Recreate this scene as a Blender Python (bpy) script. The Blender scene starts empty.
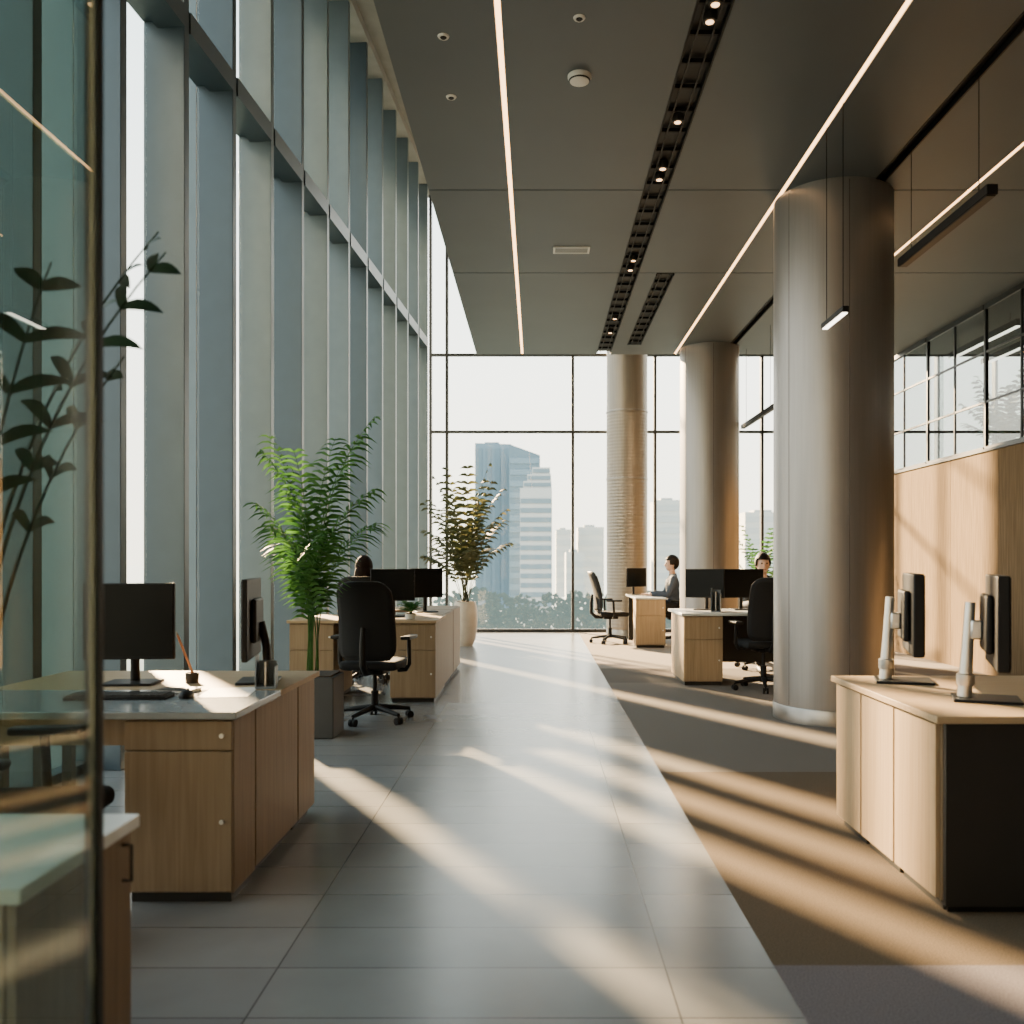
import bpy, bmesh, math, random
from mathutils import Vector, Matrix
random.seed(7)
S = bpy.context.scene; COL = S.collection
PI = math.pi
K = .55; SKY = 5.2; SUN = 104
def R(a): return math.radians(a)

# ---------------------------------------------------------------- materials
def newmat(name):
    m = bpy.data.materials.new(name); m.use_nodes = True
    n = m.node_tree.nodes; l = m.node_tree.links
    return m, n, l, n['Principled BSDF']
def mat(name, col, rough=.5, metal=0, var=.08, scale=6, stretch=(1,1,1), bump=0, coat=0, spec=.5, air=None):
    col = [c*K for c in col]
    m, n, l, b = newmat(name)
    tc = n.new('ShaderNodeTexCoord'); mp = n.new('ShaderNodeMapping'); mp.inputs['Scale'].default_value = stretch
    no = n.new('ShaderNodeTexNoise'); no.inputs['Scale'].default_value = scale; no.inputs['Detail'].default_value = 5
    rp = n.new('ShaderNodeValToRGB')
    rp.color_ramp.elements[0].position = .3; rp.color_ramp.elements[1].position = .7
    rp.color_ramp.elements[0].color = (*[max(0, c*(1-var)) for c in col], 1)
    rp.color_ramp.elements[1].color = (*[min(1, c*(1+var)) for c in col], 1)
    l.new(tc.outputs['Object'], mp.inputs[0]); l.new(mp.outputs[0], no.inputs['Vector'])
    l.new(no.outputs['Fac'], rp.inputs[0]); l.new(rp.outputs[0], b.inputs['Base Color'])
    b.inputs['Roughness'].default_value = rough; b.inputs['Metallic'].default_value = metal
    b.inputs['Specular IOR Level'].default_value = spec
    if coat: b.inputs['Coat Weight'].default_value = coat
    if air:   # haze of the air before far things, put in as emission
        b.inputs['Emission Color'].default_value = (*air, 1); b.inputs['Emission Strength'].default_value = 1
    if bump:
        bp = n.new('ShaderNodeBump'); bp.inputs['Strength'].default_value = bump; bp.inputs['Distance'].default_value = .01
        l.new(no.outputs['Fac'], bp.inputs['Height']); l.new(bp.outputs[0], b.inputs['Normal'])
    return m
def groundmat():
    # distant ground with haze painted as emission, stronger away from the building
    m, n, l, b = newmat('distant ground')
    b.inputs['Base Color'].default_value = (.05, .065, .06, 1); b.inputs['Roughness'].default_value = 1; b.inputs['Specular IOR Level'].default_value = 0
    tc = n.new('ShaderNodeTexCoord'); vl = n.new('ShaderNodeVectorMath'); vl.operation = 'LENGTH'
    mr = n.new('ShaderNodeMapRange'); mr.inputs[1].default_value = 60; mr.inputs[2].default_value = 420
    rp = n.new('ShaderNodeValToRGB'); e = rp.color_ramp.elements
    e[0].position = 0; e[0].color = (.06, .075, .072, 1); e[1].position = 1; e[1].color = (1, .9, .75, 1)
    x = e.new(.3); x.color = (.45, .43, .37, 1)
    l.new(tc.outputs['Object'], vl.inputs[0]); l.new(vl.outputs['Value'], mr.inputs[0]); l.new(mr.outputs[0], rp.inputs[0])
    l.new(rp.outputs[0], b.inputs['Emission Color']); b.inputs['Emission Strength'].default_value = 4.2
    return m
def wood(name, c1, c2, grain='z', rough=.55, spec=.2):
    c1 = [c*K for c in c1]; c2 = [c*K for c in c2]
    m, n, l, b = newmat(name)
    tc = n.new('ShaderNodeTexCoord'); mp = n.new('ShaderNodeMapping')
    s = {'z': (22, 22, .9), 'x': (.9, 22, 22), 'y': (22, .9, 22)}[grain]
    mp.inputs['Scale'].default_value = s
    no = n.new('ShaderNodeTexNoise'); no.inputs['Scale'].default_value = 2.2; no.inputs['Detail'].default_value = 7; no.inputs['Distortion'].default_value = .5
    rp = n.new('ShaderNodeValToRGB'); rp.color_ramp.elements[0].position = .3; rp.color_ramp.elements[1].position = .72
    rp.color_ramp.elements[0].color = (*c1, 1); rp.color_ramp.elements[1].color = (*c2, 1)
    l.new(tc.outputs['Object'], mp.inputs[0]); l.new(mp.outputs[0], no.inputs['Vector'])
    l.new(no.outputs['Fac'], rp.inputs[0]); l.new(rp.outputs[0], b.inputs['Base Color'])
    b.inputs['Roughness'].default_value = rough; b.inputs['Specular IOR Level'].default_value = spec
    return m
def glass(name, tint, f0=.03, f90=.7, rough=0.0):
    # thin pane: tinted transmission plus a Schlick mirror term that is the same from both sides
    m, n, l, b = newmat(name); n.remove(b); out = n['Material Output']
    tr = n.new('ShaderNodeBsdfTransparent'); tr.inputs[0].default_value = (*tint, 1)
    gl = n.new('ShaderNodeBsdfGlossy'); gl.inputs['Roughness'].default_value = rough
    lw = n.new('ShaderNodeLayerWeight'); lw.inputs[0].default_value = .5
    pw = n.new('ShaderNodeMath'); pw.operation = 'POWER'; pw.inputs[1].default_value = 4
    ml = n.new('ShaderNodeMath'); ml.operation = 'MULTIPLY_ADD'; ml.inputs[1].default_value = f90-f0; ml.inputs[2].default_value = f0
    mx = n.new('ShaderNodeMixShader')
    l.new(lw.outputs['Facing'], pw.inputs[0]); l.new(pw.outputs[0], ml.inputs[0]); l.new(ml.outputs[0], mx.inputs[0])
    l.new(tr.outputs[0], mx.inputs[1]); l.new(gl.outputs[0], mx.inputs[2])
    l.new(mx.outputs[0], out.inputs[0]); return m
def emi(name, col, st):
    m, n, l, b = newmat(name); b.inputs['Base Color'].default_value = (*col, 1)
    b.inputs['Emission Color'].default_value = (*col, 1); b.inputs['Emission Strength'].default_value = st
    return m
def leafmat(name, c1, c2):
    m, n, l, b = newmat(name); out = n['Material Output']
    c1 = [c*.6 for c in c1]; c2 = [c*.6 for c in c2]
    tc = n.new('ShaderNodeTexCoord'); no = n.new('ShaderNodeTexNoise'); no.inputs['Scale'].default_value = 9
    rp = n.new('ShaderNodeValToRGB'); rp.color_ramp.elements[0].color = (*c1, 1); rp.color_ramp.elements[1].color = (*c2, 1)
    rp.color_ramp.elements[0].position = .35; rp.color_ramp.elements[1].position = .65
    l.new(tc.outputs['Object'], no.inputs['Vector']); l.new(no.outputs['Fac'], rp.inputs[0]); l.new(rp.outputs[0], b.inputs['Base Color'])
    b.inputs['Roughness'].default_value = .55; b.inputs['Specular IOR Level'].default_value = .15
    tl = n.new('ShaderNodeBsdfTranslucent'); l.new(rp.outputs[0], tl.inputs[0])
    mx = n.new('ShaderNodeMixShader'); mx.inputs[0].default_value = .35
    l.new(b.outputs[0], mx.inputs[1]); l.new(tl.outputs[0], mx.inputs[2]); l.new(mx.outputs[0], out.inputs[0])
    return m

def tilemat():
    m, n, l, b = newmat('floor tile')
    tc = n.new('ShaderNodeTexCoord'); mp = n.new('ShaderNodeMapping')
    mp.inputs['Location'].default_value = (.85+1.27*4, -2.95+.325*30, 0)
    br = n.new('ShaderNodeTexBrick'); br.offset = 0; br.squash = 1
    br.inputs['Scale'].default_value = 1; br.inputs['Brick Width'].default_value = 1.27; br.inputs['Row Height'].default_value = .325
    br.inputs['Mortar Size'].default_value = .003; br.inputs['Mortar Smooth'].default_value = .1
    br.inputs['Color1'].default_value = (.26*K, .27*K, .28*K, 1); br.inputs['Color2'].default_value = (.325*K, .33*K, .335*K, 1)
    br.inputs['Mortar'].default_value = (.11*K, .11*K, .11*K, 1); br.inputs['Bias'].default_value = 0
    l.new(tc.outputs['Object'], mp.inputs[0]); l.new(mp.outputs[0], br.inputs['Vector'])
    no = n.new('ShaderNodeTexNoise'); no.inputs['Scale'].default_value = 2.5; no.inputs['Detail'].default_value = 8
    l.new(tc.outputs['Object'], no.inputs['Vector'])
    mx = n.new('ShaderNodeMix'); mx.data_type = 'RGBA'; mx.blend_type = 'OVERLAY'; mx.inputs[0].default_value = .2
    l.new(br.outputs['Color'], mx.inputs[6]); l.new(no.outputs['Fac'], mx.inputs[7]); l.new(mx.outputs[2], b.inputs['Base Color'])
    b.inputs['Roughness'].default_value = .24
    return m
def carpetmat():
    m, n, l, b = newmat('banded carpet')
    tc = n.new('ShaderNodeTexCoord'); sx = n.new('ShaderNodeSeparateXYZ'); l.new(tc.outputs['Object'], sx.inputs[0])
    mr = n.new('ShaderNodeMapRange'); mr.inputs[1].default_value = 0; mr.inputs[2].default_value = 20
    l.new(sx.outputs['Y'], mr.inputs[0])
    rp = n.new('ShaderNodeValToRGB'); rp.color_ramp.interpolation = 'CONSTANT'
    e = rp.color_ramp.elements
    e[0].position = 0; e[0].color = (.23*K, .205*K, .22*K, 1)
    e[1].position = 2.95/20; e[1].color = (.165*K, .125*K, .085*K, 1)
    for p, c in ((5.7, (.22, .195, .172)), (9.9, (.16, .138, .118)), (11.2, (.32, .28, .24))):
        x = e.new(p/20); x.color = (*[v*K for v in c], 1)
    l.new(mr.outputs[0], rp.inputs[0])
    no = n.new('ShaderNodeTexNoise'); no.inputs['Scale'].default_value = 160; no.inputs['Detail'].default_value = 3
    l.new(tc.outputs['Object'], no.inputs['Vector'])
    mx = n.new('ShaderNodeMix'); mx.data_type = 'RGBA'; mx.blend_type = 'OVERLAY'; mx.inputs[0].default_value = .7
    l.new(rp.outputs[0], mx.inputs[6]); l.new(no.outputs['Fac'], mx.inputs[7]); l.new(mx.outputs[2], b.inputs['Base Color'])
    bp = n.new('ShaderNodeBump'); bp.inputs['Strength'].default_value = .5; bp.inputs['Distance'].default_value = .004
    l.new(no.outputs['Fac'], bp.inputs['Height']); l.new(bp.outputs[0], b.inputs['Normal'])
    b.inputs['Roughness'].default_value = .95; b.inputs['Specular IOR Level'].default_value = .1
    return m

M = dict(
 oak=wood('light oak veneer', (.40, .28, .16), (.53, .385, .235)),
 oakshade=wood('shaded oak veneer', (.285, .20, .122), (.385, .28, .175)),  # same oak, with the shade on the left desks put into the colour
 oakx=wood('light oak worktop', (.44, .315, .185), (.56, .41, .25), 'x'),
 wallwood=wood('oak wall panelling', (.19, .128, .07), (.315, .22, .128), 'z', .85, .05),
 char=mat('charcoal laminate', (.024, .023, .021), .5, spec=.25),
 black=mat('black plastic', (.012, .012, .013), .5, spec=.15),
 screen=mat('dark screen', (.006, .007, .008), .3, spec=.12),
 fabric=mat('black mesh fabric', (.014, .015, .017), .85, scale=150, bump=.2, spec=.2),
 silver=mat('silver metal', (.95, .95, .94), .3, .85),
 greytop=mat('grey worktop', (.28, .31, .32), .25),
 whitetop=mat('white worktop', (.80, .84, .82), .25),
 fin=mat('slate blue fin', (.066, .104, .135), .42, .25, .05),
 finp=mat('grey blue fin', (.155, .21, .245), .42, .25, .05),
 fin2=mat('dark window frame', (.03, .034, .038), .4, .3),
 ceil=mat('ceiling panel', (.108, .134, .156), .5, .15, .06, 1.5),
 ceilblack=mat('ceiling void black', (.01, .01, .01), .6),
 roof=mat('roof soffit', (.4, .39, .37), .7),
 column=mat('satin grey bronze column', (.44, .42, .41), .38, .66, .05, 5, (9, 9, .25)),
 colseam=mat('dark bronze seam', (.12, .10, .09), .5, .5),
 colpale=mat('pale bronze column', (.42, .37, .31), .42, .55, .08, 5, (9, 9, .25)),
 ring=mat('brushed steel ring', (.45, .43, .41), .35, .85),
 white=mat('white plastic', (.95, .95, .93), .4),
 pot=mat('cream ceramic', (.75, .66, .56), .5),
 planter=mat('graphite planter', (.04, .045, .05), .55),
 soil=mat('potting soil', (.04, .028, .018), .95, bump=.6, scale=40),
 plaster=mat('plaster', (.22, .21, .2), .8),
 palm=leafmat('palm leaf', (.028, .10, .022), (.078, .21, .04)),
 olive=leafmat('olive leaf', (.065, .085, .035), (.125, .115, .045)),
 dark=leafmat('dark leaf', (.008, .024, .014), (.02, .05, .027)),
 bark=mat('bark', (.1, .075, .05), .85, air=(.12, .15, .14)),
 skin=mat('skin', (.72, .45, .33), .5),
 hairb=mat('brown hair', (.016, .0075, .004), .75, scale=60, spec=.08),
 hairk=mat('dark hair', (.012, .009, .007), .6, scale=60, spec=.15),
 navy=mat('navy jacket', (.045, .07, .115), .8),
 grey=mat('grey shirt', (.16, .17, .19), .8),
 shirt=mat('brown top', (.10, .06, .04), .8),
 trousers=mat('dark trousers', (.02, .02, .025), .85),
 lip=mat('lip', (.4, .14, .12), .5),
 paper=mat('paper', (1.0, .98, .92), .7, var=.02),
 pencil=mat('orange pencil', (.8, .3, .1), .5),
 bluegrey=mat('blue grey plastic', (.2, .26, .32), .45),
 strip=emi('warm strip light', (1, .56, .24), 6.5),
 spot=emi('spot lens', (1, .6, .3), 4),
 lamp=emi('pendant diffuser', (1, .9, .75), 7),
 glass=glass('clear glazing', (.965, .985, .975), .02, .5),
 gglass=glass('gallery glazing', (.62, .66, .66), .11, .7),
 pglass=glass('green tinted partition glass', (.70, .80, .745), .09, .85),
 towera=mat('hazy blue tower', (.19, .305, .405), .6, var=.03),  # air haze is baked into the colours of these towers
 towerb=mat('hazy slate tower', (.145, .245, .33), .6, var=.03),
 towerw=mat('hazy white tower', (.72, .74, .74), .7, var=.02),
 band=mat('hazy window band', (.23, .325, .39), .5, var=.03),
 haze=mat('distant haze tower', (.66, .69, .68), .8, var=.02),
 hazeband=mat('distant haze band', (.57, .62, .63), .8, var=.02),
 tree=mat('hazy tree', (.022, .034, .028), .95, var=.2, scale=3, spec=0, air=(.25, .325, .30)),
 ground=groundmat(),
 tile=tilemat(), carpet=carpetmat())

# ---------------------------------------------------------------- mesh helpers
def BM(): return bmesh.new()
def box(bm, x0, x1, y0, y1, z0, z1, T=None):
    vs = []
    for z in (z0, z1):
        for x, y in ((x0, y0), (x1, y0), (x1, y1), (x0, y1)):
            v = Vector((x, y, z)); vs.append(bm.verts.new(T @ v if T else v))
    for f in ((3,2,1,0), (4,5,6,7), (0,1,5,4), (1,2,6,5), (2,3,7,6), (3,0,4,7)):
        bm.faces.new([vs[i] for i in f])
    return bm
def tube(bm, pts, rad, seg=8, cap=True):
    pts = [Vector(p) for p in pts]; n = len(pts)
    if not isinstance(rad, (list, tuple)): rad = [rad]*n
    t0 = (pts[1]-pts[0]).normalized()
    up = Vector((0,0,1)) if abs(t0.z) < .9 else Vector((1,0,0))
    a = t0.cross(up).normalized(); rings = []
    for i, p in enumerate(pts):
        t = (pts[min(i+1, n-1)]-pts[max(i-1, 0)]).normalized()
        a = (a - t*a.dot(t)).normalized(); b = t.cross(a)
        rings.append([bm.verts.new(p + (a*math.cos(k*2*PI/seg)+b*math.sin(k*2*PI/seg))*rad[i]) for k in range(seg)])
    for i in range(n-1):
        for k in range(seg):
            bm.faces.new((rings[i][k], rings[i][(k+1)%seg], rings[i+1][(k+1)%seg], rings[i+1][k]))
    if cap:
        bm.faces.new(rings[0][::-1]); bm.faces.new(rings[-1])
    return bm
def lathe(bm, prof, cx=0, cy=0, seg=40):
    rings = []
    for r, z in prof:
        rings.append([bm.verts.new((cx+r*math.cos(k*2*PI/seg), cy+r*math.sin(k*2*PI/seg), z)) for k in range(seg)])
    for i in range(len(prof)-1):
        for k in range(seg):
            bm.faces.new((rings[i][k], rings[i][(k+1)%seg], rings[i+1][(k+1)%seg], rings[i+1][k]))
    bm.faces.new(rings[0][::-1]); bm.faces.new(rings[-1])
    return bm
def ball(bm, c, rx, ry, rz, u=16, v=10):
    T = Matrix.Translation(Vector(c)) @ Matrix.Diagonal((rx, ry, rz, 1))
    bmesh.ops.create_uvsphere(bm, u_segments=u, v_segments=v, radius=1, matrix=T); return bm
def obj(name, bm, m, parent=None, loc=(0,0,0), rz=0, bev=0, smooth=True, seg=2):
    me = bpy.data.meshes.new(name); bmesh.ops.recalc_face_normals(bm, faces=bm.faces[:])
    bm.to_mesh(me); bm.free(); me.materials.append(m)
    if smooth:
        for p in me.polygons: p.use_smooth = True
        me.set_sharp_from_angle(angle=R(38))
    o = bpy.data.objects.new(name, me); COL.objects.link(o); o.location = loc; o.rotation_euler = (0,0,rz)
    if parent: o.parent = parent
    if bev:
        b = o.modifiers.new('bevel', 'BEVEL'); b.width = bev; b.segments = seg; b.limit_method = 'ANGLE'; b.angle_limit = R(40)
    return o
def tag(o, label, cat, group=None, kind=None):
    o['label'] = label; o['category'] = cat
    if group: o['group'] = group
    if kind: o['kind'] = kind
    return o
def thing(name, label, cat, loc=(0,0,0), rz=0, group=None):
    o = bpy.data.objects.new(name, None); o.empty_display_size = .1; COL.objects.link(o)
    o.location = loc; o.rotation_euler = (0,0,rz); return tag(o, label, cat, group)
def struct(name, bm, m, label, cat, parent=None, **k):
    o = obj(name, bm, m, parent, **k); return tag(o, label, cat, None, 'structure')
def dup(root, loc, rz, label=None, parent=None):
    c = root.copy(); COL.objects.link(c)
    if parent: c.parent = parent
    else:
        c.location = loc; c.rotation_euler = (0,0,rz)
        if label: c['label'] = label
    for ch in list(root.children): dup(ch, None, None, None, c)
    return c

CZ = 4.42   # office ceiling height
RZ = 8.4    # high roof over the window strip
# ---------------------------------------------------------------- setting
struct('floor', box(BM(), -3.4, .78, -4, 17.3, -.2, 0), M['tile'], 'pale grey large format tile walkway running to the far window', 'floor', smooth=False)
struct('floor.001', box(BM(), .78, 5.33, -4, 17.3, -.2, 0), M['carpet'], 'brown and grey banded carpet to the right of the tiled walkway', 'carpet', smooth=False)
struct('floor.002', box(BM(), 5.45, 11, -4, 17.3, 2.45, 2.64), M['plaster'], 'gallery floor slab behind the wood panelled wall', 'floor', smooth=False)
b = BM()
segs = [(-.9, -.239), (-.201, .88), (1.09, 1.28), (1.48, 2.031), (2.069, 2.73), (2.83, 3.581), (3.619, 11)]
ysegs = [(-4, 2), (2.02, 7.467), (7.485, 9.61), (9.628, 13.4)]
for y0, y1 in ysegs:
    for x0, x1 in segs: box(b, x0, x1, y0, y1, CZ, CZ+.05)
for y0, y1 in ((-4, 2), (2.02, 7.467), (7.485, 9.61), (12.8, 13.4)): box(b, 1.28, 1.48, y0, y1, CZ, CZ+.05)
ce = struct('ceiling', b, M['ceil'], 'dark charcoal grey panelled office ceiling with slots and thin seams', 'ceiling', smooth=False)
obj('backing', box(BM(), -.9, 11, -4, 13.4, CZ+.051, CZ+.35), M['ceilblack'], ce, smooth=False)
struct('ceiling.001', box(BM(), -3.6, 11, -4, 17.4, RZ, RZ+.2), M['roof'], 'pale high roof soffit above the window wall', 'ceiling', smooth=False)
struct('wall_back', box(BM(), -3.6, 11, -4.2, -4, -.2, RZ+.2), M['plaster'], 'plain plaster wall behind the viewer', 'wall', smooth=False)
b = BM()
yy = -4
while yy < 17.1:
    y1 = min(yy+1.2, 17.2); box(b, 5.33, 5.45, yy+.003, y1-.003, 0, 2.64); yy += 1.2
wr = struct('wall_right', b, M['wallwood'], 'oak panelled low wall below the gallery glazing on the right', 'wall', smooth=False)
obj('capping', box(BM(), 5.31, 5.47, -4, 17.2, 2.641, 2.67), M['fin2'], wr)
struct('wall_gallery', box(BM(), 11, 11.2, -4, 17.3, 0, RZ+.2), M['plaster'], 'far side wall of the gallery', 'wall', smooth=False)
# gallery glazing
for i in range(12):
    y0 = -2 + i*1.6; y1 = y0+1.6
    w = struct('window_%d' % (60+i), box(BM(), 5.385, 5.395, y0+.02, y1-.02, 2.7, CZ-.03), M['gglass'], 'gallery glass pane above the oak wall', 'window', smooth=False)
    f = BM(); box(f, 5.37, 5.41, y0-.02, y0+.02, 2.67, CZ); box(f, 5.36, 5.42, y0+.02, y1-.02, 2.67, 2.71); box(f, 5.36, 5.42, y0+.02, y1-.02, CZ-.06, CZ)
    for z in (3.25, 3.85): box(f, 5.375, 5.405, y0+.02, y1-.02, z-.011, z+.011)
    box(f, 5.375, 5.405, y0+.789, y0+.811, 2.71, CZ-.06)
    obj('window_frame', f, M['fin2'], w, smooth=False)
# ---- left window wall (slightly converging)
SL = .059; TH = -math.atan(SL)
def lx(Y): return -(2.989-SL*Y)
def wallT(Y): return Matrix.Translation((lx(Y), Y, 0)) @ Matrix.Rotation(TH, 4, 'Z')
finY = [5.77+.9*k for k in range(-10, 13)]
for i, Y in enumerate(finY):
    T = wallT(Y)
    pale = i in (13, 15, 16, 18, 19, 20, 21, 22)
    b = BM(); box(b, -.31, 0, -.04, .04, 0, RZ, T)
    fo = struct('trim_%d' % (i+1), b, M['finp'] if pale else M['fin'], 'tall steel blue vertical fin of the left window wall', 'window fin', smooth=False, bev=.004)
    if i in (10, 12, 14, 18, 19, 21):   # added unseen blade outside this fin, blocks sun to thin the stripes
        b = BM(); box(b, -.62, -.32, -.03, .03, 0, RZ, T); obj('added_sun_blocker', b, M['finp'], fo, smooth=False)
    if i < len(finY)-1:
        b = BM(); box(b, -.30, -.285, .046, .855, .06, RZ-.02, T)
        w = struct('window_%d' % (i+1), b, M['glass'], 'tall clear glass bay between two fins of the left window wall', 'window', smooth=False)
        b = BM(); box(b, -.2, .01, .046, .855, 5.27, 5.43, T); box(b, -.31, -.2, .046, .855, 5.32, 5.40, T)
        box(b, -.31, -.2, .046, .855, 0, .06, T)
        obj('transom', b, M['fin'], w, smooth=False)
b = BM(); box(b, -.35, .03, -10, 12.2, RZ-.12, RZ, wallT(5)); struct('trim_40', b, M['roof'], 'pale beam along the top of the left window wall', 'beam', smooth=False)
# ---- far window wall
FY = 17.1
mull = [-2.02, -1.71, .68, 2.24, 3.1, 4.27, 5.4, 6.5, 7.6, 8.7, 9.8, 11]
for i, x in enumerate(mull):
    struct('trim_%d' % (50+i), box(BM(), x-.026, x+.026, FY-.06, FY+.06, 0, RZ), M['fin2'], 'slim dark vertical mullion of the far window wall', 'mullion', smooth=False)
    if i < len(mull)-1:
        x1 = mull[i+1]
        w = struct('window_%d' % (40+i), box(BM(), x+.027, x1-.027, FY-.006, FY+.006, .05, RZ-.02), M['glass'], 'full height glass bay of the far window wall', 'window', smooth=False)
        b = BM()
        for z in (3.80, 5.26): box(b, x+.027, x1-.027, FY-.045, FY+.045, z-.022, z+.022)
        box(b, x+.027, x1-.027, FY-.05, FY+.05, 0, .06)
        obj('transom', b, M['fin2'], w, smooth=False)
# ---------------------------------------------------------------- columns
def column(label, x, y, r, z1, m, ribs=False):
    t = thing('column', label, 'column', (x, y, 0))
    if ribs:
        pr = [(r*.985, .13)]; z = .16
        while z < 3.95: pr += [(r*.985, z), (r*.993, z+.01), (r*.993, z+.03), (r*.985, z+.04)]; z += .058
        pr += [(r*.985, z1)]
        obj('shaft', lathe(BM(), pr, seg=56), m, t)
        for z in (2.8, 4.0, 5.3): obj('band', lathe(BM(), [(r*1.0, z), (r*1.02, z+.005), (r*1.02, z+.03), (r*1.0, z+.035)], seg=56), M['ring'], t)
    else:
        obj('shaft', lathe(BM(), [(r*.985, .13), (r*.985, z1)], seg=96), m, t)
        for k in range(6):
            a = R(207+60*k); obj('seam', tube(BM(), [(r*.983*math.cos(a), r*.983*math.sin(a), .14), (r*.983*math.cos(a), r*.983*math.sin(a), z1-.02)], .003, 6), M['colseam'], t)
    obj('base_ring', lathe(BM(), [(r, 0), (r, .12), (r*.985, .13)], seg=64), M['ring'], t)
column('large satin grey bronze round column nearest the viewer, behind the right desk', 2.53, 7.7, .498, CZ, M['column'])
column('satin grey bronze round column in the middle, behind the far right workstation', 2.50, 13.05, .43, CZ, M['column'])
column('pale slender ribbed round column standing in front of the far window', 1.62, 16.2, .37, RZ, M['colpale'], True)
# ---------------------------------------------------------------- ceiling fittings
for x, lab in ((-.22, 'leftmost long warm strip light recessed in the ceiling'), (2.05, 'middle long warm strip light passing over the near column'), (3.6, 'rightmost long warm strip light recessed in the ceiling')):
    t = thing('strip_light', lab, 'ceiling light', (x, 4.7, CZ), 0, 'ceiling strip lights')
    obj('diffuser', box(BM(), -.0165, .0165, -8.6, 8.68, .006, .02), M['strip'], t, smooth=False)
    obj('housing', box(BM(), -.018, .018, -8.65, 8.69, .021, .045), M['black'], t, smooth=False)
def louvre(x0, x1, y0, y1, lab, blades=True):
    t = thing('ceiling_vent', lab, 'vent', ((x0+x1)/2, (y0+y1)/2, CZ))
    hw = (x1-x0)/2-.002; hl = (y1-y0)/2
    if blades:
        y = -hl; first = None
        while y < hl-.04:
            if first is None:
                first = obj('louvre_blade', box(BM(), -hw+.012, hw-.012, 0, .018, .018, .045), M['black'], t, (0, y, 0), smooth=False)
            else:
                c = first.copy(); COL.objects.link(c); c.parent = t; c.location = (0, y, 0)
            y += .3
        for s in (-1, 1): obj('rail', box(BM(), s*hw*.45-.004, s*hw*.45+.004, -hl, hl, .004, .016), M['char'], t, smooth=False)
    for s in (-1, 1):
        a, c = sorted((s*hw, s*(hw-.011))); obj('frame', box(BM(), a, c, -hl, hl, -.004, .045), M['black'], t, smooth=False)
louvre(.88, 1.09, -1, 13.3, 'long black slot vent running the length of the ceiling')
louvre(1.28, 1.48, 9.7, 12.75, 'short black slot vent beside the long slot, near the far columns')
louvre(2.73, 2.83, -1, 13.3, 'narrow black slot to the right of the near column', False)
def spots(x, ys, lab):
    for y in ys:
        t = thing('spotlight', lab, 'spotlight', (x, y, CZ-.012), 0, 'spotlights in the long ceiling slot')
        obj('housing', lathe(BM(), [(.04, 0), (.045, .05), (.03, .06)], seg=20), M['char'], t)
        obj('lens', lathe(BM(), [(.022, -.004), (.024, -.001)], seg=16), M['spot'], t)
spots(.985, (4.97, 5.13, 6.3, 7.05, 7.25, 9.2, 9.5, 11.4, 12.1), 'small round spotlight glowing inside the long black ceiling slot')
t = thing('smoke_detector', 'white round smoke detector on the ceiling', 'smoke detector', (.27, 5.72, CZ-.045))
obj('body', lathe(BM(), [(.04, 0), (.06, .006), (.066, .02), (.075, .03), (.075, .045)]), M['white'], t)
obj('grille', lathe(BM(), [(.062, .009), (.0685, .016), (.062, .02)]), M['char'], t)
for x, y, lab in ((.24, 5.11, 'small recessed fitting in front of the smoke detector'), (-.55, 5.29, 'small recessed fitting beside the ceiling edge, nearer one'), (-.57, 5.98, 'small recessed fitting beside the ceiling edge, farther one')):
    t = thing('ceiling_sensor', lab, 'sensor', (x, y, CZ-.008))
    obj('bezel', lathe(BM(), [(.03, 0), (.035, .008)], seg=24), M['white'], t); obj('lens', lathe(BM(), [(.014, -.006), (.02, 0)], seg=16), M['black'], t)
t = thing('air_grille', 'small rectangular air grille in the ceiling beyond the smoke detector', 'vent', (.34, 8.9, CZ-.012))
b = BM(); box(b, -.18, .18, -.09, -.07, 0, .012); box(b, -.18, .18, .07, .09, 0, .012); box(b, -.18, -.16, -.07, .07, 0, .012); box(b, .16, .18, -.07, .07, 0, .012)
obj('frame', b, M['white'], t)
for k in range(5): obj('slat', box(BM(), -.16, .16, -.06+k*.026, -.045+k*.026, .002, .011), M['ring'], t)
def pendant(lab, x, y0, y1, z, m2, r=.03):
    t = thing('pendant_light', lab, 'pendant light', (x, (y0+y1)/2, z)); h = (y1-y0)/2
    obj('housing', box(BM(), -r, r, -h, h, 0, r*1.8), M['black'], t, bev=.004)
    obj('diffuser', box(BM(), -r*.8, r*.8, -h+.02, h-.02, -.006, 0), m2, t)
    for s in (-1, 1): obj('wire', tube(BM(), [(0, s*h*.75, r*1.8), (0, s*h*.75, CZ-z)], .003, 6), M['black'], t)
    return t
pendant('long dark linear pendant hanging to the right of the near column', 2.81, 5.55, 6.93, 3.6, M['char'], .035)
pendant('small lit linear pendant hanging in front of the near column', 2.06, 6.0, 6.46, 3.0, M['lamp'], .022)
pendant('dark linear pendant between the middle column and the near column', 3.04, 11.5, 13.3, 3.3, M['char'], .03)
pendant('lit gallery pendant behind the glazing, nearest the glass', 5.85, 10.9, 12.7, 4.2, M['lamp'], .045)
pendant('lit gallery pendant behind the glazing, deeper in the gallery', 6.6, 12.0, 13.3, 4.25, M['lamp'], .045)

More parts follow.
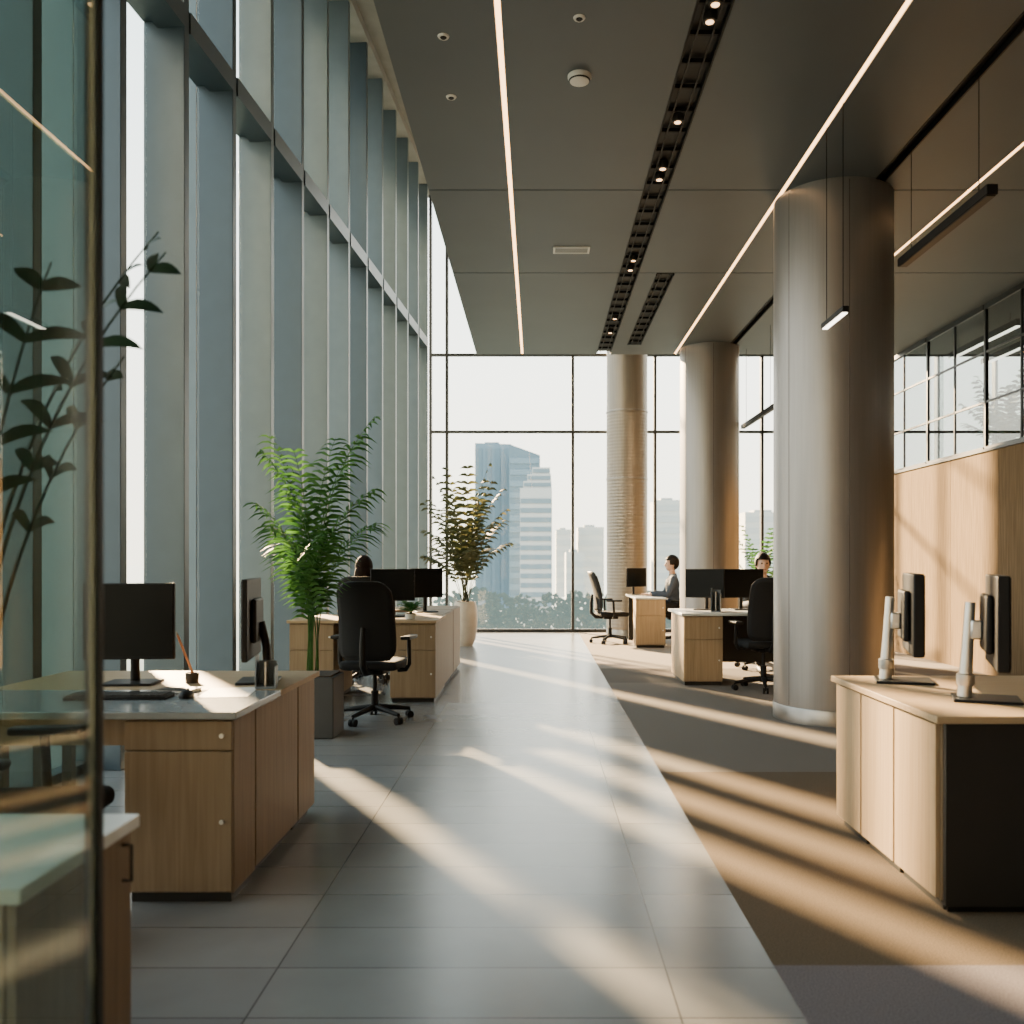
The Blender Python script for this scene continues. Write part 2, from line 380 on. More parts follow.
# ---------------------------------------------------------------- furniture kinds
def cabinet(name, lab, cat, cx, cy, w, d, h, rz, fronts, m=None, group=None, handle=True, z=0):
    m = m or M['oak']
    t = thing(name, lab, cat, (cx, cy, z), rz, group)
    obj('body', box(BM(), -w/2, w/2, -d/2+.02, d/2, .04, h), m, t, bev=.002)
    obj('plinth', box(BM(), -w/2+.015, w/2-.015, -d/2+.035, d/2-.01, 0, .04), M['char'], t)
    for nm, z0, z1 in fronts:
        f = obj(nm, box(BM(), -w/2+.002, w/2-.002, -d/2, -d/2+.018, z0, z1), m, t, bev=.002)
        if handle == 'lock':
            obj('lock', tube(BM(), [(w/2-.04, -d/2, (z0+z1)/2), (w/2-.04, -d/2-.008, (z0+z1)/2)], .009, 14), M['silver'], f)
        elif handle:
            obj('handle', tube(BM(), [(w/2-.045, -d/2+.001, z1-.10), (w/2-.045, -d/2-.02, z1-.10), (w/2-.045, -d/2-.02, z1-.02), (w/2-.045, -d/2+.001, z1-.02)], .004, 8), M['char'], f)
    return t
def monitor(lab, loc, rz, w=.54, h=.33, z0=.10, m=None):
    t = thing('monitor', lab, 'monitor', loc, rz)
    c = BM(); box(c, -w/2, w/2, -.012, .014, z0, z0+h); obj('casing', c, m or M['black'], t, bev=.005)
    obj('display', box(BM(), -w/2+.008, w/2-.008, -.0145, -.0125, z0+.016, z0+h-.008), M['screen'], t)
    obj('rear_housing', box(BM(), -w*.28, w*.28, .0145, .04, z0+h*.2, z0+h*.75), m or M['black'], t, bev=.012)
    nb = BM(); tube(nb, [(0, .075, .012), (0, .07, z0+.05), (0, .045, z0+h*.45)], [.022, .02, .018], 10)
    obj('neck', nb, m or M['black'], t)
    obj('base', box(BM(), -.12, .12, -.06, .13, 0, .012), m or M['black'], t, bev=.005)
    return t
def arm_monitor(lab, loc, rz, w=.54, h=.38):
    t = thing('monitor', lab, 'monitor', loc, rz); z0 = .145
    obj('casing', box(BM(), -w/2, w/2, -.075, -.028, z0, z0+h), M['black'], t, bev=.006)
    obj('display', box(BM(), -w/2+.008, w/2-.008, -.078, -.0755, z0+.012, z0+h-.008), M['screen'], t)
    obj('rear_housing', box(BM(), -.16, .16, -.0275, .004, z0+.06, z0+h-.08), M['black'], t, bev=.012)
    p = BM(); tube(p, [(0, .072, .012), (0, .062, .2), (0, .05, .41)], [.03, .024, .021], 12)
    obj('pole', p, M['silver'], t)
    a = BM(); box(a, -.03, .03, .0045, .05, z0+.11, z0+.19); obj('arm', a, M['silver'], t, bev=.008)
    obj('clamp', lathe(BM(), [(.034, 0), (.036, .01), (.036, .045), (.03, .05)], 0, 0, 20), M['silver'], t, (0, .068, .06))
    obj('base', box(BM(), -.11, .11, -.14, .12, 0, .012), M['black'], t, bev=.004)
    return t

def make_chair(lab, loc, rz):
    t = thing('office_chair', lab, 'chair', loc, rz, 'black office chairs')
    s = BM(); box(s, -.245, .245, -.21, .26, .44, .515); so = obj('seat', s, M['fabric'], t, bev=.034, seg=4)
    b = BM(); nx, nz = 12, 18; g = []
    def bp(u, v):
        z = .54+.62*v; e = abs(2*v-1)
        wd = .232*(1-.06*v)*(1-e**9*.22)
        y = -.245-.10*v+.035*math.sin(v*PI*1.1)+.05*u*u
        return Vector((u*wd, y, z-(.02*u**6 if v > .9 else 0)))
    for j in range(nz+1): g.append([b.verts.new(bp(-1+2*i/nx, j/nz)) for i in range(nx+1)])
    for j in range(nz):
        for i in range(nx): b.faces.new((g[j][i], g[j][i+1], g[j+1][i+1], g[j+1][i]))
    bo = obj('backrest', b, M['fabric'], t); md = bo.modifiers.new('solid', 'SOLIDIFY'); md.thickness = .03; md.offset = 0
    loop = [bp(-1, j/nz) for j in range(nz+1)]+[bp(-1+2*i/nx, 1) for i in range(1, nx+1)]+[bp(1, 1-j/nz) for j in range(1, nz+1)]+[bp(1-2*i/nx, 0) for i in range(1, nx+1)]
    obj('back_frame', tube(BM(), loop, .016, 8), M['black'], t)
    obj('back_support', tube(BM(), [(0, -.05, .425), (0, -.24, .43), (0, -.315, .50), (0, -.315, .66), (0, -.30, .8)], [.03, .03, .028, .026, .02], 10), M['black'], t)
    for sx in (-1, 1):
        a = obj('armrest', tube(BM(), [(sx*.2, .0, .43), (sx*.27, .0, .435), (sx*.3, -.01, .48), (sx*.3, -.02, .69)], [.02, .02, .018, .018], 10), M['black'], t)
        obj('arm_pad', box(BM(), sx*.3-.04, sx*.3+.04, -.14, .12, .69, .72), M['black'], a, bev=.012, seg=3)
    obj('seat_mechanism', box(BM(), -.1, .1, -.12, .12, .395, .44), M['black'], t, bev=.015)
    obj('gas_lift', lathe(BM(), [(.032, .1), (.032, .25), (.018, .252), (.018, .395)], seg=20), M['black'], t)
    obj('hub', lathe(BM(), [(.045, .085), (.05, .1), (.045, .13)], seg=20), M['black'], t)
    for k in range(5):
        a = R(90+72*k+20); d = Vector((math.cos(a), math.sin(a), 0)); n = Vector((-d.y, d.x, 0))
        l = obj('leg', tube(BM(), [d*.03+Vector((0,0,.115)), d*.17+Vector((0,0,.10)), d*.31+Vector((0,0,.08))], [.026, .022, .016], 10), M['black'], t)
        c = BM(); e = d*.31
        for q in (-1, 1): tube(c, [e+n*q*.008+Vector((0,0,.03)), e+n*q*.028+Vector((0,0,.03))], .03, 16)
        tube(c, [e+Vector((0,0,.03)), e+Vector((0,0,.075))], .009, 8)
        obj('caster', c, M['black'], l)
    return t
chair0 = make_chair('black mesh office chair seen from behind, between the palm and the left middle desk', (-1.36, 7.55, 0), R(-8))
dup(chair0, (-1.78, 3.05, 0), R(-84), 'black office chair behind the glass partition, at the near left desk')
dup(chair0, (2.36, 9.38, 0), R(6), 'black office chair with its back turned, half hidden by the near column')
dup(chair0, (1.2, 14.8, 0), R(-80), 'empty black office chair in profile, in front of the far window')
dup(chair0, (2.24, 14.62, 0), R(90), 'black office chair under the person in navy beside the middle column')
dup(chair0, (2.80, 11.25, 0), R(180), 'black office chair under the dark haired person facing the viewer')
dup(chair0, (-1.93, 9.98, 0), R(2), 'black office chair under the brown haired person beyond the middle left desk')

# ---------------------------------------------------------------- near left desk (A)
OD = M['oakshade']
t = thing('desk', 'near left desk with grey front and pale wood worktop', 'desk', (-1.83, 4.13, 0))
obj('worktop', box(BM(), -.67, .67, -.05, .67, .722, .75), M['oakx'], t, bev=.003)
obj('grey_worktop', box(BM(), -.67, .67, -.66, -.053, .722, .75), M['greytop'], t, bev=.003)
for sx, sy in ((-.63, -.6), (-.63, .6), (-.63, 0)): obj('leg', box(BM(), sx-.025, sx+.025, sy-.025, sy+.025, 0, .721), M['char'], t, bev=.003)
obj('apron', box(BM(), -.6, .22, -.45, -.43, .58, .72), OD, t)
cabinet('drawer_pedestal', 'oak drawer pedestal facing the viewer under the near left desk', 'cabinet', -1.392, 3.632, .42, .284, .72, 0, [('drawer', .60, .712), ('door', .05, .594)], OD, handle='lock')
cabinet('side_cabinet', 'wide oak side cabinet behind the pedestal of the near left desk', 'cabinet', -1.392, 4.115, .66, .42, .72, R(90), [('door', .05, .712)], OD, handle=False)
cabinet('side_cabinet', 'narrow oak side cabinet at the far end of the near left desk', 'cabinet', -1.392, 4.62, .32, .42, .72, R(90), [('door', .05, .712)], OD, handle=False)
DZ = .7505
monitor('black monitor facing the viewer on the near left desk, left of the pencil', (-1.925, 4.25, DZ), R(4), .42, .36, .12)
monitor('black monitor seen nearly edge on at the aisle end of the near left desk', (-1.38, 4.35, DZ), R(-80), .50, .38, .12)
t = thing('keyboard', 'black keyboard on the grey part of the near left desk', 'keyboard', (-1.78, 3.84, DZ), R(3))
obj('body', box(BM(), -.21, .21, -.065, .065, 0, .014), M['black'], t, bev=.004)
k = BM()
for r_ in range(5):
    for c in range(15): box(k, -.2+c*.0268, -.177+c*.0268, -.058+r_*.0235, -.038+r_*.0235, .0142, .02)
obj('keys', k, M['char'], t, smooth=False)
t = thing('mouse', 'black computer mouse beside the keyboard', 'mouse', (-1.50, 3.85, DZ), R(5))
b = BM(); ball(b, (0, 0, .008), .03, .055, .026)
for v in list(b.verts): v.co.z = max(v.co.z, 0)
obj('shell', b, M['black'], t); obj('wheel', tube(BM(), [(-.004, .025, .031), (.004, .025, .031)], .006, 10), M['char'], t)
t = thing('notebook', 'dark closed notebook on the near left desk', 'notebook', (-1.60, 4.02, DZ), R(-12))
obj('cover', box(BM(), -.08, .08, -.055, .055, 0, .003), M['char'], t); obj('pages', box(BM(), -.076, .078, -.052, .052, .0032, .012), M['paper'], t); obj('front_cover', box(BM(), -.08, .08, -.055, .055, .0122, .015), M['char'], t)
tag(obj('paper_sheet', box(BM(), -.105, .105, -.148, .148, 0, .0012), M['paper'], loc=(-1.37, 4.0, DZ), rz=R(8)), 'white sheet of paper on the near left desk beside the aisle', 'paper')
t = thing('pen_holder', 'small black pen holder on the near left desk', 'pen holder', (-1.655, 4.32, DZ))
obj('cup', lathe(BM(), [(.03, 0), (.032, .05), (.028, .05), (.026, .006)], seg=24), M['char'], t)
t = thing('pencil', 'orange pencil leaning in the small black pen holder', 'pencil', (-1.655, 4.32, DZ+.008))
obj('shaft', tube(BM(), [(.018, 0, 0), (-.07, .0, .22)], .0055, 6), M['pencil'], t); obj('tip', tube(BM(), [(-.07, 0, .22), (-.077, 0, .238)], [.0055, .001], 6), M['oak'], t)
t = thing('file_holder', 'blue grey upright file holder beside the edge on monitor', 'file holder', (-1.25, 4.16, DZ), R(10))
b = BM(); box(b, -.045, .045, -.055, .055, 0, .01); box(b, -.045, -.04, -.055, .055, .01, .15); box(b, .04, .045, -.055, .055, .01, .10); box(b, -.04, .04, .05, .055, .01, .12)
obj('body', b, M['bluegrey'], t, smooth=False); obj('divider', box(BM(), -.003, .003, -.05, .049, .011, .12), M['silver'], t)

# ---------------------------------------------------------------- middle left desk (B)
t = thing('desk', 'middle left desk behind the office chair with two black monitors', 'desk', (-1.66, 8.96, 0))
obj('worktop', box(BM(), -.70, .71, -.48, .46, .752, .78), M['oakx'], t, bev=.003)
obj('modesty_panel', box(BM(), -.25, .26, .40, .42, .25, .751), OD, t)
cabinet('drawer_pedestal', 'oak pedestal right of the chair under the middle left desk', 'cabinet', -1.175, 8.93, .43, .86, .75, 0, [('drawer', .5, .742), ('door', .05, .494)], OD, handle='lock')
cabinet('drawer_pedestal', 'oak pedestal left of the chair, behind the palm, under the middle left desk', 'cabinet', -2.13, 8.93, .42, .86, .75, 0, [('drawer', .5, .742), ('door', .05, .494)], OD, handle='lock')
cabinet('side_cabinet', 'oak cabinet beyond the middle left desk, beside the walkway', 'cabinet', -1.19, 9.93, .96, .44, .78, R(90), [('door', .05, .772)], OD, handle=False)
cabinet('side_cabinet', 'farthest oak cabinet in the left row, in front of the white potted plant', 'cabinet', -1.19, 10.9, .9, .44, .78, R(90), [('door', .05, .772)], OD, handle=False)
t = thing('desk', 'far left desk where the brown haired person sits, beyond the middle left desk', 'desk', (-1.86, 10.68, 0))
obj('worktop', box(BM(), -.44, .43, -.33, .4, .752, .78), M['oakx'], t, bev=.003)
for sx in (-.41, .40): obj('leg', box(BM(), sx-.02, sx+.02, -.3, .37, 0, .751), M['char'], t, bev=.003)
DB = .7805
monitor('black monitor on the middle left desk, right of the chair back', (-1.45, 9.05, DB), R(6), .44, .32, .16)
monitor('black monitor on the cabinet beyond the middle left desk', (-1.21, 9.85, DB), R(20), .36, .32, .16)
# ---------------------------------------------------------------- far right desk (C)
t = thing('desk', 'right middle desk with a dark knee space beside the near column', 'desk', (2.45, 10.15, 0))
obj('worktop', box(BM(), -.9, .9, -.5, .5, .752, .78), M['whitetop'], t, bev=.003)
obj('modesty_panel', box(BM(), -.43, .8, .02, .04, .2, .751), M['char'], t)
obj('side_panel', box(BM(), .83, .86, -.48, .48, 0, .751), M['oak'], t)
cabinet('drawer_pedestal', 'oak pedestal under the left end of the right middle desk', 'cabinet', 1.79, 10.13, .42, .9, .75, 0, [('drawer', .5, .742), ('door', .05, .494)], handle='lock')
monitor('dark monitor at the aisle end of the right middle desk', (1.92, 10.3, DB), R(-28), .46, .33, .14)
monitor('dark monitor on the right middle desk, behind the turned chair', (2.36, 10.3, DB), R(8), .48, .33, .14)
t = thing('file_holder', 'grey file holder in front of the monitors on the right middle desk', 'file holder', (1.98, 9.95, DB), R(-15))
b = BM(); box(b, -.05, .05, -.1, .1, 0, .01); box(b, -.05, -.045, -.1, .1, .01, .26); box(b, .045, .05, -.1, .1, .01, .2); box(b, -.045, .045, .095, .1, .01, .24)
obj('body', b, M['bluegrey'], t, smooth=False); obj('divider', box(BM(), -.003, .003, -.09, .094, .011, .22), M['paper'], t)
# ---------------------------------------------------------------- farthest right desk (D)
t = thing('desk', 'farthest right desk beside the middle column, where the person in navy sits', 'desk', (1.76, 14.65, 0))
obj('worktop', box(BM(), -.24, .24, -.75, .75, .752, .78), M['whitetop'], t, bev=.003)
obj('leg', box(BM(), -.2, .2, .68, .71, 0, .751), M['char'], t)
cabinet('drawer_pedestal', 'oak pedestal under the near end of the farthest right desk', 'cabinet', 1.76, 14.12, .46, .4, .75, 0, [('drawer', .5, .742), ('door', .05, .494)], handle='lock')
monitor('dark monitor in front of the person in navy', (1.64, 14.85, DB), R(38), .44, .31, .14)
# ---------------------------------------------------------------- near right desk (F)
t = thing('desk', 'near right desk with a charcoal front and two monitors on silver posts', 'desk', (2.42, 3.99, 0))
obj('worktop', box(BM(), -.92, .92, -.615, .605, .722, .75), M['oakx'], t, bev=.003)
obj('front_panel', box(BM(), -.88, .88, -.60, -.575, .03, .721), M['char'], t, bev=.002)
obj('plinth', box(BM(), -.86, .86, -.57, -.565, 0, .08), M['black'], t)
obj('end_panel', box(BM(), .86, .885, -.57, .57, 0, .721), M['oak'], t)
for cy, w, lab in ((3.63, .40, 'oak side cabinet of the near right desk, next to the charcoal front'), (4.03, .38, 'middle oak side cabinet of the near right desk'), (4.40, .34, 'oak side cabinet of the near right desk, next to the column')):
    cabinet('side_cabinet', lab, 'cabinet', 1.75, cy, w, .46, .72, R(-90), [('door', .05, .712)], handle=False)
arm_monitor('black monitor on a silver post at the far edge of the near right desk', (1.765, 4.36, DZ), R(73))
arm_monitor('black monitor on a silver post nearest the front of the near right desk', (1.875, 3.78, DZ), R(68))
# ---------------------------------------------------------------- near left cabinet and glass partition
cabinet('low_cabinet', 'low wood cabinet with white top behind the glass partition', 'cabinet', -1.26, 1.835, .46, .66, .72, R(90), [('door', .05, .715)], m=OD)
t = bpy.data.objects['low_cabinet']; obj('top', box(BM(), -.24, .24, -.345, .335, .7205, .75), M['whitetop'], t, bev=.003)
t = thing('glass_partition', 'green tinted glass partition with a dark edge at the left foreground', 'partition', (-.74, .95, 0))
obj('pane', box(BM(), -.005, .005, -.55, .545, .02, 3.2), M['pglass'], t, smooth=False)
obj('edge_frame', box(BM(), -.012, .012, .546, .562, 0, 3.2), M['black'], t)
obj('floor_channel', box(BM(), -.015, .015, -.55, .545, 0, .019), M['fin2'], t)

# ---------------------------------------------------------------- plants
def leaf(bm, p, d, nrm, L, w, droop=.3, n=3):
    d = d.normalized(); s = d.cross(nrm).normalized(); prev = None
    for i in range(n+1):
        t_ = i/n; q = p+d*L*t_+Vector((0,0,-droop*L*t_*t_))
        ww = w*(max(0, math.sin(PI*(.12+.88*t_)))**.8)*.5 if n > 3 else w*(.35+1.3*t_ if t_ < .5 else 2.0*(1-t_)+.02)*.5
        ww = max(ww, .0008)
        a, c = bm.verts.new(q-s*ww), bm.verts.new(q+s*ww)
        if prev: bm.faces.new((prev[0], prev[1], c, a))
        prev = (a, c)
def frond(root, base, az, L, lean, droop, nl, ll, lw, m, start=.25, name='frond', sag=.5, stemr=.006, ln=3, pw=1.5):
    bm = BM(); d = Vector((math.cos(az), math.sin(az), 0)); p = Vector(base); N = 16; pts = [p.copy()]
    for i in range(N):
        a = lean+droop*(i/N)**pw; p = p+(d*math.sin(a)+Vector((0,0,1))*math.cos(a))*L/N; pts.append(p.copy())
    tube(bm, pts, [stemr*(1-.75*i/N) for i in range(N+1)], 5)
    for k in range(nl):
        t_ = start+(1-start)*(k+.5)/nl; f = t_*N; i = min(int(f), N-1); q = pts[i].lerp(pts[i+1], f-i)
        tan = (pts[i+1]-pts[i]).normalized(); side = tan.cross(Vector((0,0,1)))
        if side.length < .05: side = Vector((-d.y, d.x, 0))
        side.normalize(); nr = side.cross(tan)
        l_ = ll*(.45+.75*math.sin(PI*min(1, (t_-start)/(1-start)*.85+.12)))
        for sg in (-1, 1):
            dr = tan*random.uniform(.55, .8)+side*sg*.8+nr*random.uniform(-.05, .25)
            leaf(bm, q, dr, nr, l_*random.uniform(.85, 1.1), lw, sag, ln)
    return obj(name, bm, m, root)
def planter_box(root, w, h, m):
    b = BM(); box(b, -w/2, w/2, -w/2, w/2, 0, h); o = obj('planter', b, m, root, bev=.008)
    obj('soil', box(BM(), -w/2+.025, w/2-.025, -w/2+.025, w/2-.025, h+.0005, h+.012), M['soil'], root)
def planter_round(root, prof, m, rs):
    obj('pot', lathe(BM(), prof), m, root); obj('soil', lathe(BM(), [(rs, prof[-1][1]-.02), (rs*.9, prof[-1][1]+.008)], seg=24), M['soil'], root)
# areca palm: long arching fronds, each with its own length, direction and arch
t = thing('potted_palm', 'lush green palm in a graphite planter beside the near left desk', 'plant', (-1.72, 6.95, 0))
planter_box(t, .38, .46, M['planter'])
for az, L, lean, droop in ((20, 2.12, .03, .72), (80, 2.0, .02, .8), (155, 1.95, .01, .68), (205, 1.8, .01, .8), (268, 1.8, .02, .9), (328, 1.95, .03, .9),
                           (-12, 1.6, .05, 1.1), (178, 1.45, .03, 1.0), (110, 1.5, .06, 1.4), (238, 1.3, .05, 1.2), (42, 1.4, .06, 1.3), (300, 1.25, .06, 1.2), (140, 1.15, .05, 1.2)):
    frond(t, (random.uniform(-.05, .05), random.uniform(-.05, .05), .46), R(az), L, lean, droop, 21, .28, .037, M['palm'], .36, sag=.65, pw=2.1)
# slender olive plant
t = thing('potted_plant', 'tall olive toned plant in a cream pot before the far window', 'plant', (-1.14, 14.3, 0))
planter_round(t, [(.12, 0), (.17, .12), (.20, .4), (.19, .6), (.165, .7)], M['pot'], .15)
for k in range(26):
    f = k/26
    frond(t, (random.uniform(-.05, .05), random.uniform(-.05, .05), .69), k*2.4, 2.35-1.25*f+random.uniform(-.15, .1), .05+.25*f, .4+.9*f, 12, .25, .075, M['olive'], .3, sag=.6, pw=1.8)
# plant beyond the right people
t = thing('potted_plant', 'green bushy plant behind the dark haired person at right', 'plant', (3.83, 15.3, 0))
planter_box(t, .4, .5, M['planter'])
for k in range(11): frond(t, (0, 0, .5), k*2.4, 1.6-.06*k, .05+.03*k, .5, 12, .17, .05, M['palm'], .3)
# gallery plant
t = thing('potted_plant', 'dark plant standing inside the glazed gallery', 'plant', (7.6, 14.6, 2.64))
planter_box(t, .35, .4, M['planter'])
for k in range(16): frond(t, (0, 0, .4), k*2.4, 1.5-.04*k, .05+.04*k, .6, 12, .22, .07, M['dark'], .2)
# foreground leafy plant behind the glass
t = thing('potted_plant', 'tall dark leafy plant rising behind the glass partition', 'plant', (-1.52, 2.38, 0))
planter_round(t, [(.11, 0), (.14, .1), (.15, .36)], M['planter'], .12)
for az, L, ln, dr, nl in ((-.1, 1.92, .03, .78, 6), (.6, 2.05, .03, .62, 6), (-.6, 1.78, .03, .7, 5), (2.6, 1.9, .1, .9, 5), (-1.2, 1.8, .03, .6, 4), (.2, 1.62, .03, .6, 4)):
    frond(t, (random.uniform(-.03, .03), random.uniform(-.03, .03), .35), az, L, ln, dr, nl, .16, .038, M['dark'], .62, 'branch', .4, .009, 6)
t = thing('potted_plant', 'low dark leafy plant at the foot of the glass partition', 'plant', (-.945, 1.33, 0))
planter_round(t, [(.06, 0), (.08, .08), (.09, .26)], M['planter'], .075)
for k in range(13): frond(t, (0, 0, .25), k*2.4, .62-.014*k, .02+.012*k, .2, 7, .078, .045, M['dark'], .2, 'branch', .4, .005, 5)
# small desk plant
t = thing('desk_plant', 'small leafy plant on the middle left desk beside the walkway', 'plant', (-1.22, 8.68, DB))
planter_round(t, [(.045, 0), (.055, .05)], M['white'], .045)
for k in range(11): frond(t, (0, 0, .05), k*2.4, .17-.005*k, .3+.06*k, .9, 6, .06, .026, M['palm'], .3, 'branch', .2, .003)

# ---------------------------------------------------------------- people
def person(lab, loc, rz, top, hair, longhair=False, sc=1, desk=.78):
    t = thing('person', lab, 'person', loc, rz); t.scale = (sc, sc, sc)
    hz = desk/sc+.022
    b = BM()
    ball(b, (0, .0, .62), .165, .12, .10); ball(b, (0, .0, .78), .13, .095, .16); ball(b, (0, .005, .96), .155, .10, .15)
    tube(b, [(-.16, 0, 1.06), (.16, 0, 1.06)], .05, 12); tube(b, [(0, -.01, 1.05), (0, .012, 1.2)], [.058, .05], 14)
    ball(b, (0, .02, 1.305), .076, .096, .118, 24, 16); ball(b, (0, .055, 1.24), .054, .056, .056)
    tube(b, [(0, .105, 1.315), (0, .132, 1.272), (0, .11, 1.262)], [.009, .014, .01], 8)
    for s in (-1, 1):
        ball(b, (s*.078, .005, 1.295), .012, .022, .033)
        ball(b, (s*.18, 0, 1.05), .056, .056, .056)
        tube(b, [(s*.18, 0, 1.05), (s*.235, .07, .86), (s*.24, .11, .80)], [.052, .042, .04], 12)
        tube(b, [(s*.24, .11, .80), (s*.2, .25, hz+.012), (s*.16, .36, hz)], [.04, .036, .026], 12)
        ball(b, (s*.155, .41, hz), .04, .052, .016)
        for q, L in ((-.029, .058), (-.010, .074), (.010, .08), (.029, .072)):
            x = s*.155-s*q*1
            tube(b, [(x, .44, hz+.002), (x*1.0-s*q*.15, .44+L*.55, hz+.006), (x-s*q*.2, .44+L, hz-.008)], [.0095, .009, .0075], 8)
        tube(b, [(s*.128, .39, hz), (s*.108, .425, hz+.002), (s*.104, .455, hz-.004)], [.012, .0105, .009], 8)
        tube(b, [(s*.09, 0, .60), (s*.115, .22, .60), (s*.12, .43, .565)], [.085, .075, .057], 14)
        tube(b, [(s*.12, .43, .565), (s*.12, .425, .35), (s*.12, .42, .11)], [.055, .05, .036], 14)
        tube(b, [(s*.12, .40, .06), (s*.125, .55, .04)], [.04, .033], 12)
    o = obj('body', b, M['skin'], t); r = o.modifiers.new('merge', 'REMESH'); r.mode = 'VOXEL'; r.voxel_size = .0075; r.use_smooth_shade = True
    b = BM()
    ball(b, (0, .0, .70), .155, .125, .14); ball(b, (0, .0, .82), .15, .115, .17); ball(b, (0, .005, .96), .175, .118, .155)
    tube(b, [(-.17, 0, 1.06), (0, 0, 1.085), (.17, 0, 1.06)], [.062, .06, .062], 14); tube(b, [(0, -.01, 1.05), (0, 0, 1.14)], [.075, .064], 14)
    for s in (-1, 1):
        ball(b, (s*.18, 0, 1.05), .068, .068, .068)
        tube(b, [(s*.18, 0, 1.05), (s*.237, .07, .86), (s*.242, .11, .80)], [.064, .054, .052], 12); ball(b, (s*.242, .11, .80), .052, .052, .05)
        tube(b, [(s*.242, .11, .80), (s*.2, .25, hz+.014), (s*.165, .345, hz+.004)], [.051, .046, .036], 12)
    o = obj('shirt', b, top, t); r = o.modifiers.new('merge', 'REMESH'); r.mode = 'VOXEL'; r.voxel_size = .012; r.use_smooth_shade = True
    b = BM(); ball(b, (0, 0, .625), .178, .135, .105)
    for s in (-1, 1):
        tube(b, [(s*.09, 0, .605), (s*.115, .22, .605), (s*.12, .43, .565)], [.098, .088, .07], 14); ball(b, (s*.12, .43, .565), .07, .07, .068)
        tube(b, [(s*.12, .43, .565), (s*.12, .425, .35), (s*.12, .42, .10)], [.069, .064, .056], 14)
    o = obj('trousers', b, M['trousers'], t); r = o.modifiers.new('merge', 'REMESH'); r.mode = 'VOXEL'; r.voxel_size = .014; r.use_smooth_shade = True
    for s in (-1, 1):
        b = BM(); tube(b, [(s*.12, .36, .05), (s*.12, .43, .058), (s*.127, .58, .042), (s*.128, .61, .035)], [.04, .05, .042, .026], 12)
        for v in b.verts: v.co.z = max(v.co.z, .002)
        obj('shoe', b, M['black'], t)
        obj('eye', ball(BM(), (s*.031, .104, 1.312), .011, .011, .009), M['hairk'], t)
    obj('mouth', ball(BM(), (0, .107, 1.24), .022, .008, .006), M['lip'], t)
    b = BM(); ball(b, (0, .006, 1.322), .088, .108, .118, 28, 20)
    dl = [v for v in b.verts if (v.co.y > .055 and v.co.z < 1.355) or (v.co.y > -.01 and v.co.z < 1.27) or v.co.z < (1.2 if not longhair else 1.18)]
    bmesh.ops.delete(b, geom=dl, context='VERTS')
    if longhair: ball(b, (0, -.05, 1.22), .092, .062, .13)
    o = obj('hair', b, hair, t); md = o.modifiers.new('solid', 'SOLIDIFY'); md.thickness = .012; md.offset = 1
    return t
person('seated person in a navy jacket working in profile beside the middle column', (2.20, 14.6, 0), R(88), M['navy'], M['hairk'], desk=.78)
person('seated dark haired person behind the monitors of the right middle desk', (2.80, 11.17, 0), R(178), M['grey'], M['hairk'], desk=.78)
person('seated person with brown hair seen from behind, beyond the middle left desk', (-1.93, 10.04, 0), R(2), M['shirt'], M['hairb'], True, .97)

# ---------------------------------------------------------------- outside: ground, towers, trees
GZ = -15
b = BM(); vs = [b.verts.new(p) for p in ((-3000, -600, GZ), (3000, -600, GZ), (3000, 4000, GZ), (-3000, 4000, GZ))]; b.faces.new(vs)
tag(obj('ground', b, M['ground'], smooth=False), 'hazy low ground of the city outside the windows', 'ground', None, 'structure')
def tower(lab, Y, p0, p1, ptop, m, mb, pitch=4, slant=0, dep=18, steps=(), vertical=0):
    k = Y/900; x0 = (p0-537)*k; x1 = (p1-537)*k; zt = 1.33+(562-ptop)*k; cx = (x0+x1)/2; w = (x1-x0)/2
    t = thing('tower', lab, 'building', (cx, Y, GZ)); H = zt-GZ
    b = BM(); box(b, -w, w, 0, dep, 0, H)
    b.verts.ensure_lookup_table()
    for v in b.verts:
        if v.co.z > 1 and v.co.x > 0: v.co.z -= slant
    obj('shaft', b, m, t, smooth=False)
    if vertical:
        for i in range(vertical):
            x = -w+(i+.5)*2*w/vertical; obj('glass_strip', box(BM(), x-w*.6/vertical, x+w*.6/vertical, -.25, -.02, 3, H-slant-1.5), mb, t, smooth=False)
    else:
        z = 4; first = None
        while z < H-slant-2:
            if first is None:
                b = BM(); box(b, -w*.97, w*.97, -.25, -.02, 0, pitch*.5)
                first = obj('window_band', b, mb, t, (0, 0, z), smooth=False)
            else:
                c = first.copy(); COL.objects.link(c); c.parent = t; c.location = (0, 0, z)
            z += pitch
    if steps:
        z0 = H-slant+.02; dd = 1
        for xa, xb, dz in steps:
            obj('stepped_top', box(BM(), xa*w, xb*w, dd, dep-dd, z0, z0+dz), m, t, smooth=False)
            obj('top_window_band', box(BM(), xa*w+.2, xb*w-.2, dd-.2, dd-.02, z0+.5, z0+dz-.5), mb, t, smooth=False)
            z0 += dz+.02; dd += 1
    elif slant < 1: obj('roof_plant', box(BM(), -w*.5, w*.3, 4, dep-4, H-slant+.02, H-slant+1.2), m, t, smooth=False)
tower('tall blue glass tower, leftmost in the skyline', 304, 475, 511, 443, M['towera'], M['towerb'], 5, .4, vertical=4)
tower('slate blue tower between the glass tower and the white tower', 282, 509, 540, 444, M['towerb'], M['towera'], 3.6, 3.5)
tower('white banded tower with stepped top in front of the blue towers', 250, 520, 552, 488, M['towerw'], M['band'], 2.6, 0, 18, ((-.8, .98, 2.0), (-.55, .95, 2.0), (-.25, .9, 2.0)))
tower('pale distant block right of the white tower', 420, 556, 571, 530, M['haze'], M['hazeband'], 5)
